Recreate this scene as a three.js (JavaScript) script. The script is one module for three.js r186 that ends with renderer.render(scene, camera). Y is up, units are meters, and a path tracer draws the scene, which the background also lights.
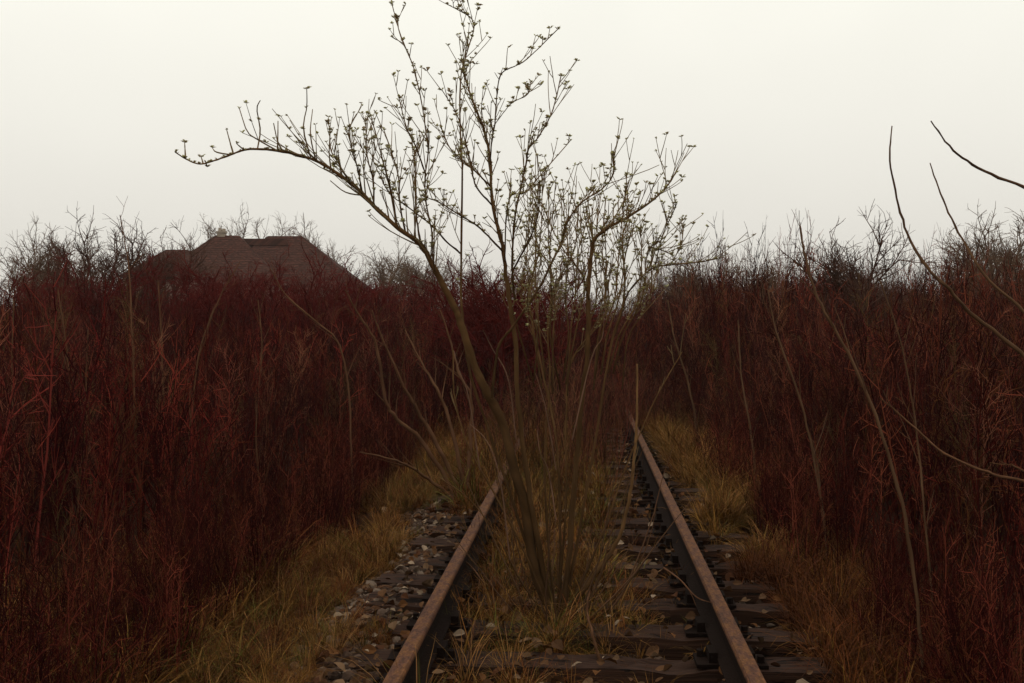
import * as THREE from 'three';
import { mergeGeometries } from 'three/addons/utils/BufferGeometryUtils.js';

// ------------------------------------------------------------------ camera, sky, light
const W = 1024, H = 683, F = 1000;
const scene = new THREE.Scene();
const camera = new THREE.PerspectiveCamera(2 * Math.atan(H / 2 / F) * 180 / Math.PI, W / H, 0.05, 900);
const EYE = new THREE.Vector3(0.037, 1.66, 0);
camera.position.copy(EYE);
camera.rotation.order = 'YXZ';
camera.rotation.set(-Math.atan(21.5 / F), Math.atan(72 / F), 0);
scene.add(camera);
camera.updateMatrixWorld(true);

{ // flat overcast sky: grey at the horizon, brighter and faintly warm higher up
  const w = 256, h = 128, d = new Float32Array(w * h * 4);
  const stops = [[-90, .50, .475, .425], [-1, .64, .615, .565], [1, .69, .665, .61], [5, .79, .765, .70], [10, .88, .86, .785], [17, .98, .965, .875], [30, 1.0, .99, .925], [90, 1.04, 1.03, .97]];
  for (let j = 0; j < h; j++) {
    const e = (j + .5) / h * 180 - 90;
    let k = 0; while (k < stops.length - 2 && e > stops[k + 1][0]) k++;
    const a = stops[k], b = stops[k + 1], t = Math.min(1, Math.max(0, (e - a[0]) / (b[0] - a[0])));
    for (let i = 0; i < w; i++) {
      const p = i / w * Math.PI * 2;
      const cx = Math.cos(p) * 6 + 20, cz = Math.sin(p) * 6 + 20, m = 1 + .07 * (fbm(cx + e * .06, cz + e * .16) - .5) + .03 * (fbm(cx * 3, cz * 3 + e * .5) - .5);
      for (let c = 0; c < 3; c++) d[(j * w + i) * 4 + c] = (a[c + 1] + (b[c + 1] - a[c + 1]) * t) * m;
      d[(j * w + i) * 4 + 3] = 1;
    }
  }
  const t = new THREE.DataTexture(d, w, h, THREE.RGBAFormat, THREE.FloatType);
  t.mapping = THREE.EquirectangularReflectionMapping; t.magFilter = t.minFilter = THREE.LinearFilter;
  t.colorSpace = THREE.LinearSRGBColorSpace; t.needsUpdate = true;
  scene.background = t; scene.environment = t;
}
const sun = new THREE.DirectionalLight(0xfff3e2, 0.5);
sun.position.set(-14, 40, -6); sun.castShadow = true; sun.shadow.radius = 40;
Object.assign(sun.shadow.camera, { left: -40, right: 40, top: 40, bottom: -40, near: 1, far: 120 });
sun.shadow.mapSize.set(4096, 4096);
scene.add(sun); scene.add(sun.target);
scene.fog = new THREE.FogExp2(new THREE.Color().setRGB(.9, .87, .82), 0.00035);

const renderer = new THREE.WebGLRenderer({ antialias: true });
renderer.setSize(W, H);
renderer.toneMapping = THREE.LinearToneMapping;
renderer.toneMappingExposure = 1;
renderer.shadowMap.enabled = true;

// ------------------------------------------------------------------ helpers
function rng(seed) { let a = seed >>> 0; return () => { a = (a + 0x6D2B79F5) | 0; let t = Math.imul(a ^ (a >>> 15), 1 | a); t = (t + Math.imul(t ^ (t >>> 7), 61 | t)) ^ t; return ((t ^ (t >>> 14)) >>> 0) / 4294967296; }; }
const V = (x, y, z) => new THREE.Vector3(x, y, z);
const used = {};
function numbered(n) { const k = used[n] = (used[n] ?? -1) + 1; return k ? n + '_' + String(k).padStart(3, '0') : n; }
function tag(o, label, category, group, kind) { if (label) o.userData.label = label; if (category) o.userData.category = category; if (group) o.userData.group = group; if (kind) o.userData.kind = kind; return o; }
function thing(name, label, category, pos = V(0, 0, 0), group) { const o = new THREE.Group(); o.name = numbered(name); o.position.copy(pos); scene.add(o); return tag(o, label, category, group); }
function mesh(name, geo, mat, parent = scene) { const m = new THREE.Mesh(geo, mat); m.name = parent === scene ? numbered(name) : name; m.castShadow = m.receiveShadow = true; parent.add(m); return m; }
// a point of the world seen in direction (x, y) of the frame at a distance along the view axis
function at(x, y, d) { return V((x - W / 2) / F * d, (H / 2 - y) / F * d, -d).applyMatrix4(camera.matrixWorld); }
function hash(x, y) { const s = Math.sin(x * 127.1 + y * 311.7) * 43758.5453; return s - Math.floor(s); }
function noise(x, y) { const i = Math.floor(x), j = Math.floor(y), u = x - i, v = y - j, s = u * u * (3 - 2 * u), t = v * v * (3 - 2 * v); return (hash(i, j) * (1 - s) + hash(i + 1, j) * s) * (1 - t) + (hash(i, j + 1) * (1 - s) + hash(i + 1, j + 1) * s) * t; }
function fbm(x, y) { return noise(x, y) * .5 + noise(x * 2.1 + 7, y * 2.1 + 3) * .3 + noise(x * 4.3 + 1, y * 4.3 + 9) * .2; }
const rgb = (r, g, b) => new THREE.Color().setRGB(r, g, b);

class Tubes { // collects tapered tubes into one geometry
  constructor() { this.p = []; this.n = []; this.c = []; this.i = []; }
  add(pts, r0, r1, sides = 3, col = [1, 1, 1], R) {
    const N = pts.length, t = V(), u = V(), v = V(), q = V(), start = this.p.length / 3;
    for (let k = 0; k < N; k++) {
      t.copy(pts[Math.min(N - 1, k + 1)]).sub(pts[Math.max(0, k - 1)]).normalize();
      if (!k) u.set(Math.abs(t.y) > .8 ? 1 : 0, Math.abs(t.y) > .8 ? 0 : 1, .03);
      u.addScaledVector(t, -u.dot(t)).normalize(); v.crossVectors(t, u);
      const f = k / (N - 1);
      for (let s = 0; s < sides; s++) {
        const a = s / sides * Math.PI * 2, r = (r0 + (r1 - r0) * f) * (R ? 1 + (R() - .5) * .3 : 1);
        q.copy(u).multiplyScalar(Math.cos(a)).addScaledVector(v, Math.sin(a));
        this.n.push(q.x, q.y, q.z); this.p.push(pts[k].x + q.x * r, pts[k].y + q.y * r, pts[k].z + q.z * r);
        this.c.push(col[0], col[1], col[2]);
      }
      if (k) for (let s = 0; s < sides; s++) {
        const a = start + (k - 1) * sides + s, b = start + (k - 1) * sides + (s + 1) % sides;
        this.i.push(a, b, a + sides, b, b + sides, a + sides);
      }
    }
  }
  tri(a, b, c, n, col = [1, 1, 1]) {
    const s = this.p.length / 3; n = b.clone().sub(a).cross(c.clone().sub(a)).normalize();
    for (const q of [a, b, c]) { this.p.push(q.x, q.y, q.z); this.n.push(n.x, n.y, n.z); this.c.push(...col); }
    this.i.push(s, s + 1, s + 2);
  }
  geo() {
    const g = new THREE.BufferGeometry();
    g.setAttribute('position', new THREE.Float32BufferAttribute(this.p, 3));
    g.setAttribute('normal', new THREE.Float32BufferAttribute(this.n, 3));
    g.setAttribute('color', new THREE.Float32BufferAttribute(this.c, 3));
    g.setIndex(this.i); return g;
  }
}
function path(p, dir, len, segs, R, wob, up = 0) { // a wandering line of points
  const out = [p.clone()], d = dir.clone().normalize(), q = p.clone();
  for (let k = 0; k < segs; k++) {
    d.x += (R() - .5) * wob; d.y += (R() - .5) * wob + up; d.z += (R() - .5) * wob; d.normalize();
    q.addScaledVector(d, len / segs); out.push(q.clone());
  }
  return out;
}
function along(pts, f) { const x = f * (pts.length - 1), k = Math.min(pts.length - 2, Math.floor(x)); return pts[k].clone().lerp(pts[k + 1], x - k); }
function sideDir(dir, R, spread) { // a direction turned away from dir by spread radians, round a random side
  const r = V(R() - .5, R() - .5, R() - .5), t = dir.clone().normalize(); r.addScaledVector(t, -r.dot(t)).normalize();
  return t.multiplyScalar(Math.cos(spread)).addScaledVector(r, Math.sin(spread));
}
const dirAt = (pts, f) => { const k = Math.min(pts.length - 2, Math.floor(f * (pts.length - 1))); return pts[k + 1].clone().sub(pts[k]).normalize(); };
const mixed = (R) => { const q = R(), b = .7 + R() * .6; return q < .10 ? [2.1 * b, 2.6 * b, 2.1 * b] : q < .24 ? [1.1 * b, 1.9 * b, 1.1 * b] : q < .5 ? [1.15 * b, 1.05 * b, 1.0 * b] : [.40 * b, .36 * b, .42 * b]; };
const tone = (R, s = .35) => { const b = 1 - s / 2 + R() * s; return [b * (.95 + R() * .1), b, b * (.9 + R() * .2)]; };

// ------------------------------------------------------------------ materials (bare, wet winter wood is dark)
const M = (r, g, b, rough = .95) => new THREE.MeshPhysicalMaterial({ color: rgb(r, g, b), roughness: rough, specularIntensity: .06, vertexColors: true });
const mat = {
  cane: M(.086, .0120, .0095), brownCane: M(.080, .0155, .0105), weed: M(.085, .040, .014, .85), elder: M(.092, .048, .0195), elderTwig: M(.17, .11, .052), bud: new THREE.MeshPhysicalMaterial({ color: rgb(.42, .38, .20), roughness: .8, vertexColors: true, transmission: .5, thickness: 0, side: THREE.DoubleSide }),
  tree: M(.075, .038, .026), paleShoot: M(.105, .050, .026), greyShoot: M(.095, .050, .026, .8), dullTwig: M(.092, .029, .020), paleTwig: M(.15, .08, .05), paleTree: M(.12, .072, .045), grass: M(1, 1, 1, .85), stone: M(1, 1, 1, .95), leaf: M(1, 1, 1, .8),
};
function texture(w, h, fn, srgb = true) {
  const d = new Uint8Array(w * h * 4);
  for (let j = 0; j < h; j++) for (let i = 0; i < w; i++) { const c = fn(i / w, j / h, i, j); for (let k = 0; k < 3; k++) d[(j * w + i) * 4 + k] = Math.max(0, Math.min(255, c[k])); d[(j * w + i) * 4 + 3] = 255; }
  const t = new THREE.DataTexture(d, w, h); t.wrapS = t.wrapT = THREE.RepeatWrapping; t.magFilter = THREE.LinearFilter; t.minFilter = THREE.LinearMipmapLinearFilter; t.generateMipmaps = true;
  if (srgb) t.colorSpace = THREE.SRGBColorSpace; t.needsUpdate = true; return t;
}
const rustMap = texture(256, 256, (u, v) => { const a = fbm(u * 22, v * 22), b = fbm(u * 70 + 5, v * 70), k = .55 + a * .6 + (b - .5) * .5; return [98 * k, 64 * k, 47 * k - (a > .55 ? 8 : 0)]; });
const rustBump = texture(256, 256, (u, v) => { const k = 255 * fbm(u * 60, v * 60); return [k, k, k]; }, false);
const rust = new THREE.MeshPhysicalMaterial({ specularIntensity: .25, map: rustMap, bumpMap: rustBump, bumpScale: .003, roughness: .85 });
const shadedRust = new THREE.MeshPhysicalMaterial({ color: rgb(.011, .0055, .0035), bumpMap: rustBump, bumpScale: .003, roughness: .95, specularIntensity: .15 });  // dirty rust with the shade of the rail sides painted in; chairs share it
const woodMap = texture(256, 256, (u, v) => { const g = fbm(u * 5, v * 90), c = fbm(u * 9 + 3, v * 30) > .66 ? .45 : 1, k = (.55 + g * .75) * c; return [54 * k, 35 * k, 25 * k]; });
const woodBump = texture(256, 256, (u, v) => { const k = 255 * (fbm(u * 5, v * 90) * .7 + (fbm(u * 9 + 3, v * 30) > .66 ? 0 : .3)); return [k, k, k]; }, false);
const wood = new THREE.MeshPhysicalMaterial({ specularIntensity: .25, map: woodMap, bumpMap: woodBump, bumpScale: .008, roughness: .95 });
const soilMap = texture(512, 512, (u, v) => { const a = fbm(u * 40, v * 40), b = fbm(u * 9 + 2, v * 9), k = .4 + a * .9; return [42 * k + b * 8, 22 * k + b * 4, 11 * k]; });
const soil = new THREE.MeshPhysicalMaterial({ specularIntensity: .1, map: soilMap, roughness: 1 });

// ------------------------------------------------------------------ ground
const groundY = (x, z) => { const a = Math.abs(x), edge = Math.max(0, Math.min(1, (a - 1.35) / .8)); return -.13 + (x < 0 ? .075 : .03) * Math.exp(-((a - 1.15) ** 2) / .06) - .10 * edge + (fbm(x * 1.7 + 40, z * 1.7 + 40) - .5) * (.05 + .12 * edge); };
{
  const g = new THREE.PlaneGeometry(2, 2, 220, 260), p = g.attributes.position, uv = g.attributes.uv;
  for (let k = 0; k < p.count; k++) {
    const u = p.getX(k), v = p.getY(k), x = Math.sign(u) * (Math.abs(u) * 6 + Math.pow(Math.abs(u), 6) * 340), z = -6 + Math.sign(v) * -1 * (Math.abs(v) * 12 + Math.pow(Math.abs(v), 6) * 360);
    p.setXYZ(k, x, groundY(x, z), z); uv.setXY(k, x / 1.3, z / 1.3);
  }
  g.computeVertexNormals();
  tag(mesh('ground', g, soil), 'dark soil of the overgrown railway cutting', null, null, 'structure');
}

// ------------------------------------------------------------------ track
const GAUGE = .75, HEAD = .18;
{
  const band = (pts, z0, z1, n) => { // extrudes a closed profile along z with uv in metres
    const s = new THREE.Shape(pts.map(([x, y]) => new THREE.Vector2(x, y)));
    const g = new THREE.ExtrudeGeometry(s, { depth: z0 - z1, steps: n, bevelEnabled: false });
    g.translate(0, 0, z1); const uv = g.attributes.uv, p = g.attributes.position;
    for (let k = 0; k < p.count; k++) uv.setXY(k, (p.getX(k) + p.getY(k)) * 2, p.getZ(k) * .9);
    return g;
  };
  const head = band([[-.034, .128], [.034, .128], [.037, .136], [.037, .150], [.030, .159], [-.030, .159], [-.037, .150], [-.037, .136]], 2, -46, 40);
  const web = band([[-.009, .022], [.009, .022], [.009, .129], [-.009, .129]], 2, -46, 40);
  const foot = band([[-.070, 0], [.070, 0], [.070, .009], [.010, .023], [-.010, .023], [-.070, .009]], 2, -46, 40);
  [[-1, 'rusty steel rail running left of the leafing bush between the tracks grass'], [1, 'rusty steel rail running right of the leafing bush']].forEach(([s, label]) => {
    const t = thing('railway_rail', label.replace(' between the tracks grass', ''), 'rail', V(s * GAUGE, .02, 0), 'rails of the disused track');
    mesh('rail_head', head, rust, t); mesh('rail_web', web, shadedRust, t); mesh('rail_foot', foot, shadedRust, t);
  });
  const R = rng(11);
  const timber = (k) => {
    const g = new THREE.BoxGeometry(2.5, .15, .24, 40, 3, 5), p = g.attributes.position, uv = g.attributes.uv, r = rng(100 + k), o = r() * 50;
    for (let i = 0; i < p.count; i++) {
      let x = p.getX(i), y = p.getY(i), z = p.getZ(i);
      const e = 1 - .05 * (Math.abs(y) > .07 ? 1 : 0);
      const rot = fbm(x * 3 + o, z * 8 + o); const end = Math.abs(x) > 1.2 ? (fbm(z * 20 + o, y * 20 + x) - .5) * .08 : 0;
      p.setXYZ(i, x + end, y > .07 ? y - Math.max(0, rot - .5) * .11 : y, z * e + (fbm(x * 4 + o, y * 9) - .5) * .03);
      uv.setXY(i, x * .6 + o, (z + y) * 1.6 + o * .3);
    }
    g.computeVertexNormals(); g.translate(0, -.075, 0); return g;
  };
  const timbers = [0, 1, 2, 3, 4].map(timber);
  const chairShape = () => mergeGeometries([new THREE.BoxGeometry(.34, .018, .17).translate(0, .011, 0), new THREE.BoxGeometry(.04, .05, .12).translate(-.09, .045, 0), new THREE.BoxGeometry(.04, .05, .12).translate(.09, .045, 0)]);
  const chair = chairShape(), bolt = new THREE.CylinderGeometry(.018, .02, .035, 6);
  const order = ['nearest', 'second nearest', 'third nearest', 'fourth nearest', 'fifth nearest', 'sixth nearest', 'seventh nearest', 'eighth nearest', 'ninth nearest', 'tenth nearest'];
  for (let k = 0; k < 40; k++) {
    const z = -3.9 - k * .5 + (R() - .5) * .07;
    const t = thing('wooden_sleeper', order[k] ? `weathered wooden sleeper under the rails, ${order[k]} of the row` : 'weathered wooden sleeper far up the overgrown track', 'sleeper', V((R() - .5) * .08, -.004 - R() * .02, z), 'wooden sleepers under the rails');
    t.rotation.y = (R() - .5) * .05;
    mesh('timber', timbers[k % 5], wood, t);
    if (k < 26) for (const s of [-1, 1]) { const c = mesh('rail_chair', chair, shadedRust, t); c.position.x = s * GAUGE - t.position.x; for (const q of [-1, 1]) { const b = mesh('bolt', bolt, shadedRust, c); b.position.set(q * .14, .035, .04 * q); } }
  }
}

// ------------------------------------------------------------------ ballast stones, gravel, leaf litter
{
  const R = rng(21);
  const stoneGeo = (k) => {
    const g = new THREE.IcosahedronGeometry(1, k % 2 ? 1 : 0), p = g.attributes.position, c = [];
    for (let i = 0; i < p.count; i++) {
      const x = p.getX(i), y = p.getY(i), z = p.getZ(i), f = .75 + .5 * hash(Math.round(x * 50) + k * 7, Math.round(y * 50 + z * 90));
      p.setXYZ(i, x * f, y * f * .6, z * f * .8); c.push(1, 1, 1);
    }
    g.setAttribute('color', new THREE.Float32BufferAttribute(c, 3)); g.deleteAttribute('uv'); g.computeVertexNormals(); return g;
  };
  const geos = [0, 1, 2, 3, 4, 5].map(stoneGeo);
  const tones = [[.075, .046, .032], [.10, .066, .047], [.045, .027, .019], [.16, .115, .085], [.07, .034, .018]];
  const mats = tones.map((t) => M(...t));
  const spot = (zn, zf) => { // beds of bare ballast: shoulders outside the rails and patches between the sleepers
    const z = -zn - Math.pow(R(), 1.3) * (zf - zn), w = R();
    const x = w < .52 ? -.86 - Math.pow(R(), .9) * .75 : w < .60 ? .86 + R() * .5 : (R() - .5) * 1.35;
    return [x, z];
  };
  const bed = thing('ballast_bed', 'loose ballast stones beside and between the rails', null); bed.userData.kind = 'structure';
  for (let k = 0; k < 290; k++) {
    const [x, z] = spot(3.9, 7.5), s = .018 + Math.pow(R(), 2) * .034, m = mesh('stone', geos[k % 6], mats[Math.floor(R() * 5)], bed);
    m.position.set(x, groundY(x, z) + s * .3, z); m.scale.setScalar(s); m.rotation.set((R() - .5) * .9, R() * 6.3, (R() - .5) * .9);
  }
  const gravel = thing('gravel', 'small ballast gravel spread along the track bed', null); gravel.userData.kind = 'stuff';
  const m4 = new THREE.Matrix4(), e = new THREE.Euler(), q = new THREE.Quaternion(), col = new THREE.Color();
  geos.slice(0, 4).forEach((g) => {
    const n = 5200, im = new THREE.InstancedMesh(g, mat.stone, n); im.name = 'gravel_stones'; im.castShadow = im.receiveShadow = true;
    for (let k = 0; k < n; k++) {
      const [x, z] = spot(3.6, k % 4 ? 14 : 22), s = .012 + Math.pow(R(), 2) * .034;
      m4.compose(V(x, groundY(x, z) + s * .3, z), q.setFromEuler(e.set((R() - .5) * 1.2, R() * 6.3, (R() - .5) * 1.2)), V(s, s, s));
      im.setMatrixAt(k, m4); const t = tones[Math.floor(Math.pow(R(), 1.2) * 5)], b = .55 + R() * .6; im.setColorAt(k, col.setRGB(t[0] * b, t[1] * b, t[2] * b));
    }
    gravel.add(im);
  });
  const leaf = (k) => { // a curled dead leaf
    const t = new Tubes(), r = rng(40 + k), N = 5, rows = [];
    for (let i = 0; i <= N; i++) { const f = i / N, w = .5 * Math.sin(Math.PI * Math.min(.97, f * .93 + .05)) * (.85 + r() * .3), c = Math.sin(f * 2.2 + k) * .25; rows.push([V(-w, c + w * (.3 + .3 * r()), f - .5), V(0, c, f - .5), V(w, c + w * (.2 + .5 * r()), f - .5)]); }
    for (let i = 0; i < N; i++) for (const s of [0, 1]) { const a = rows[i][s], b = rows[i][s + 1], c = rows[i + 1][s], d = rows[i + 1][s + 1], n = b.clone().sub(a).cross(c.clone().sub(a)).normalize().multiplyScalar(-1); t.tri(a, c, b, n); t.tri(b, c, d, n); }
    return t.geo();
  };
  const litter = thing('leaf_litter', 'dead curled brown leaves lying along the track', null); litter.userData.kind = 'stuff';
  mat.leaf.side = THREE.DoubleSide;
  const lt = [[.085, .042, .02], [.12, .07, .038], [.06, .024, .011], [.10, .042, .015], [.21, .15, .10]];
  for (let v = 0; v < 4; v++) {
    const n = 900, im = new THREE.InstancedMesh(leaf(v), mat.leaf, n); im.name = 'dead_leaves'; im.castShadow = im.receiveShadow = true;
    for (let k = 0; k < n; k++) {
      const z = -3.4 - Math.pow(R(), 1.4) * 12, x = R() < .14 ? -.86 - R() * .6 : (R() + R() + R() - 1.5) * 2.2, s = .022 + R() * .036, onSleeper = R() < .5 && Math.abs(x) < 1.2;
      m4.compose(V(x, (onSleeper ? .0 : groundY(x, z) + .03) + R() * .02, z), q.setFromEuler(e.set((R() - .5) * 1.5, R() * 6.3, (R() - .5) * 1.5)), V(s, s, s * 1.3));
      im.setMatrixAt(k, m4); const c = lt[Math.floor(Math.pow(R(), 1.6) * 5)], b = .7 + R() * .6; im.setColorAt(k, col.setRGB(c[0] * b, c[1] * b, c[2] * b));
    }
    litter.add(im);
  }
}

// ------------------------------------------------------------------ grass
{
  const R = rng(31);
  mat.grass.side = THREE.DoubleSide;
  const tuft = (seed, n, len, droop) => {
    const t = new Tubes(), r = rng(seed);
    for (let k = 0; k < n; k++) {
      const a = r() * 6.283, lean = .15 + r() * .75, L = len * (.45 + r() * .75), w = .0026 + r() * .0034, b = .45 + r() * 1.0, col = [b, b * (.9 + r() * .2), b * (.7 + r() * .5)];
      let p = V((r() - .5) * .09, -.02, (r() - .5) * .09), d = V(Math.cos(a) * lean, 1, Math.sin(a) * lean).normalize(); const sd = V(-Math.sin(a), 0, Math.cos(a));
      const segs = 5; let pl = p.clone().addScaledVector(sd, -w), pr = p.clone().addScaledVector(sd, w);
      for (let s = 1; s <= segs; s++) {
        d.y -= droop * (.1 + .16 * s * r()); d.x += (r() - .5) * .2; d.z += (r() - .5) * .2; d.normalize(); p = p.clone().addScaledVector(d, L / segs);
        const ww = w * (1 - s / segs * .9), ql = p.clone().addScaledVector(sd, -ww), qr = p.clone().addScaledVector(sd, ww), nn = sd.clone().cross(d).normalize();
        t.tri(pl, pr, ql, nn, col); t.tri(pr, qr, ql, nn, col); pl = ql; pr = qr;
      }
    }
    return t.geo();
  };
  const protos = [tuft(1, 46, .34, 1), tuft(2, 40, .42, .8), tuft(3, 50, .26, 1.3), tuft(4, 30, .55, .5), tuft(5, 44, .36, 1.1), tuft(6, 40, .3, .9)];
  const tones = { straw: [.205, .100, .032], gold: [.148, .069, .017], green: [.082, .069, .015], rust: [.10, .032, .010], dark: [.055, .018, .008] };
  const lists = protos.map(() => []);
  const put = (x, z, s, c) => lists[Math.floor(R() * protos.length)].push([x, z, s, c]);
  const pick = (w) => { let r = R(); for (const k in w) { r -= w[k]; if (r < 0) return tones[k]; } return tones.rust; };
  for (let k = 0; k < 9600; k++) { // left verge
    const z = -2.8 - Math.pow(R(), 1.35) * 13, f = R(), x = -1.0 - f * (z > -6.5 ? 2.1 : 1.65); if (fbm(x * 1.3, z * .9) < .40 + .22 * Math.max(0, .35 - f) / .35) continue;
    put(x, z, (.28 + R() * .52) * (.55 + .45 * Math.min(1, f * 2)), f < .62 ? pick({ gold: .28, straw: .16, green: .18, rust: .26, dark: .12 }) : pick({ rust: .5, gold: .12, dark: .3, straw: .08 }));
  }
  for (let k = 0; k < 5600; k++) { // right verge
    const z = -2.8 - Math.pow(R(), 1.2) * 14, f = R(), x = (z < -6.5 ? 1.05 : 1.22) + f * 1.0; if (fbm(x * 1.3 + 9, z * .9) < .36) continue;
    put(x, z, (-z > 7.5 ? .55 : .4) + R() * .55, -z > 7 && f < .75 ? pick({ gold: .45, straw: .3, green: .1, rust: .15 }) : pick({ rust: .52, dark: .33, gold: .15 }));
  }
  for (let k = 0; k < 7400; k++) { // in the four-foot, thick round and behind the bush
    const z = -3.3 - R() * 14.5, x = (R() - .5) * 1.36, nearBush = Math.hypot(x + .13, (z + 6) * .7), thick = -z > 6.2 ? (x < .22 ? .55 : .05) : nearBush < .6 ? .7 : x < 0 ? .3 : .04;
    if (R() > thick) continue; put(x, z, (-z > 6.2 && x < .3 ? .45 : .3) + R() * .5, pick({ gold: .32, straw: .2, green: .2, rust: .28 }));
  }
  for (let k = 0; k < 1500; k++) { const z = -3.4 - R() * 3.8; put(-2.0 - R() * 1.3, z, .5 + R() * .75, pick({ gold: .22, straw: .2, rust: .45, dark: .08, green: .05 })); }
  for (let k = 0; k < 700; k++) { const z = -8.6 - R() * 7; put(-1.1 + R() * .75, z, .7 + R() * .6, pick({ gold: .3, straw: .2, green: .15, rust: .35 })); }
  for (let k = 0; k < 1500; k++) { const z = -15 - R() * 8, x = (R() - .5) * 5; put(x, z, .6 + R() * .6, pick({ gold: .2, straw: .15, rust: .65 })); }
  const g = thing('grass', 'tangled dead golden and russet grass along the verges', null); g.userData.kind = 'stuff';
  const m4 = new THREE.Matrix4(), e = new THREE.Euler(), q = new THREE.Quaternion(), col = new THREE.Color();
  lists.forEach((l, i) => {
    const im = new THREE.InstancedMesh(protos[i], mat.grass, l.length); im.name = 'grass_tufts'; im.castShadow = im.receiveShadow = true;
    l.forEach(([x, z, s, c], k) => {
      m4.compose(V(x, groundY(x, z) + .01, z), q.setFromEuler(e.set((R() - .5) * .4, R() * 6.3, (R() - .5) * .4)), V(s, s * (.8 + R() * .4), s)); im.setMatrixAt(k, m4);
      const b = .7 + R() * .6; im.setColorAt(k, col.setRGB(c[0] * b, c[1] * b, c[2] * b));
    });
    g.add(im);
  });
}

// ------------------------------------------------------------------ thickets of bare canes
function shrubGeo(seed, o) { // a clump about 1 m tall, to be scaled: canes, side twigs, twiglets
  const t = new Tubes(), R = rng(seed);
  for (let k = 0; k < o.canes; k++) {
    const a = R() * 6.283, lean = .05 + R() * o.lean, c = mixed(R);
    const pts = path(V(Math.cos(a) * R() * .14, -.04, Math.sin(a) * R() * .14), V(Math.cos(a) * lean, 1, Math.sin(a) * lean), (.62 + R() * .45) * (o.h || 1), 7, R, .16, o.arch || 0);
    t.add(pts, (.004 + R() * .004) * o.r, .0016 * o.r, 3, c);
    for (let s = 0; s < o.side; s++) {
      const f = .22 + .78 * Math.pow((s + R()) / o.side, .8), p = along(pts, Math.min(.99, f)), d = sideDir(dirAt(pts, Math.min(.98, f)), R, .5 + R() * .6); d.y += .25;
      const tw = path(p, d, (.10 + R() * .20) * (1.15 - f * .5), 3, R, .35, .06); t.add(tw, .0028 * o.r, .0011 * o.r, 3, R() < .5 ? c : mixed(R));
      for (let q = 0; q < o.sub; q++) { const g = .25 + R() * .7; t.add(path(along(tw, g), sideDir(dirAt(tw, g), R, .4 + R() * .7), .035 + R() * .075, 2, R, .3, .05), .0018 * o.r, .0009 * o.r, 3, c); }
    }
  }
  return t.geo();
}
const clumps = [1, 2, 3, 4].map((k) => shrubGeo(200 + k, { canes: 10, side: 10, sub: 3, lean: .42, r: 1.15 }));
const uprightClumps = [1, 2, 3].map((k) => shrubGeo(300 + k, { canes: 12, side: 8, sub: 2, lean: .2, r: 1.1 }));
function thicket(label, spots, material, geos, seed, tones) {
  const R = rng(seed), g = thing('thicket', label, null); g.userData.kind = 'stuff';
  const m4 = new THREE.Matrix4(), e = new THREE.Euler(), q = new THREE.Quaternion(), col = new THREE.Color(), lists = geos.map(() => []);
  for (const s of spots) lists[Math.floor(R() * geos.length)].push(s);
  lists.forEach((l, i) => {
    if (!l.length) return;
    const im = new THREE.InstancedMesh(geos[i], material, l.length); im.name = 'bare_canes'; im.castShadow = im.receiveShadow = true;
    l.forEach(([x, z, h, w], k) => {
      m4.compose(V(x, groundY(x, z), z), q.setFromEuler(e.set((R() - .5) * .25, R() * 6.3, (R() - .5) * .25)), V(w, h, w)); im.setMatrixAt(k, m4);
      const c = tones[Math.floor(R() * tones.length)], b = .75 + R() * .5; im.setColorAt(k, col.setRGB(c[0] * b, c[1] * b, c[2] * b));
    });
    g.add(im);
  });
}
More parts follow.
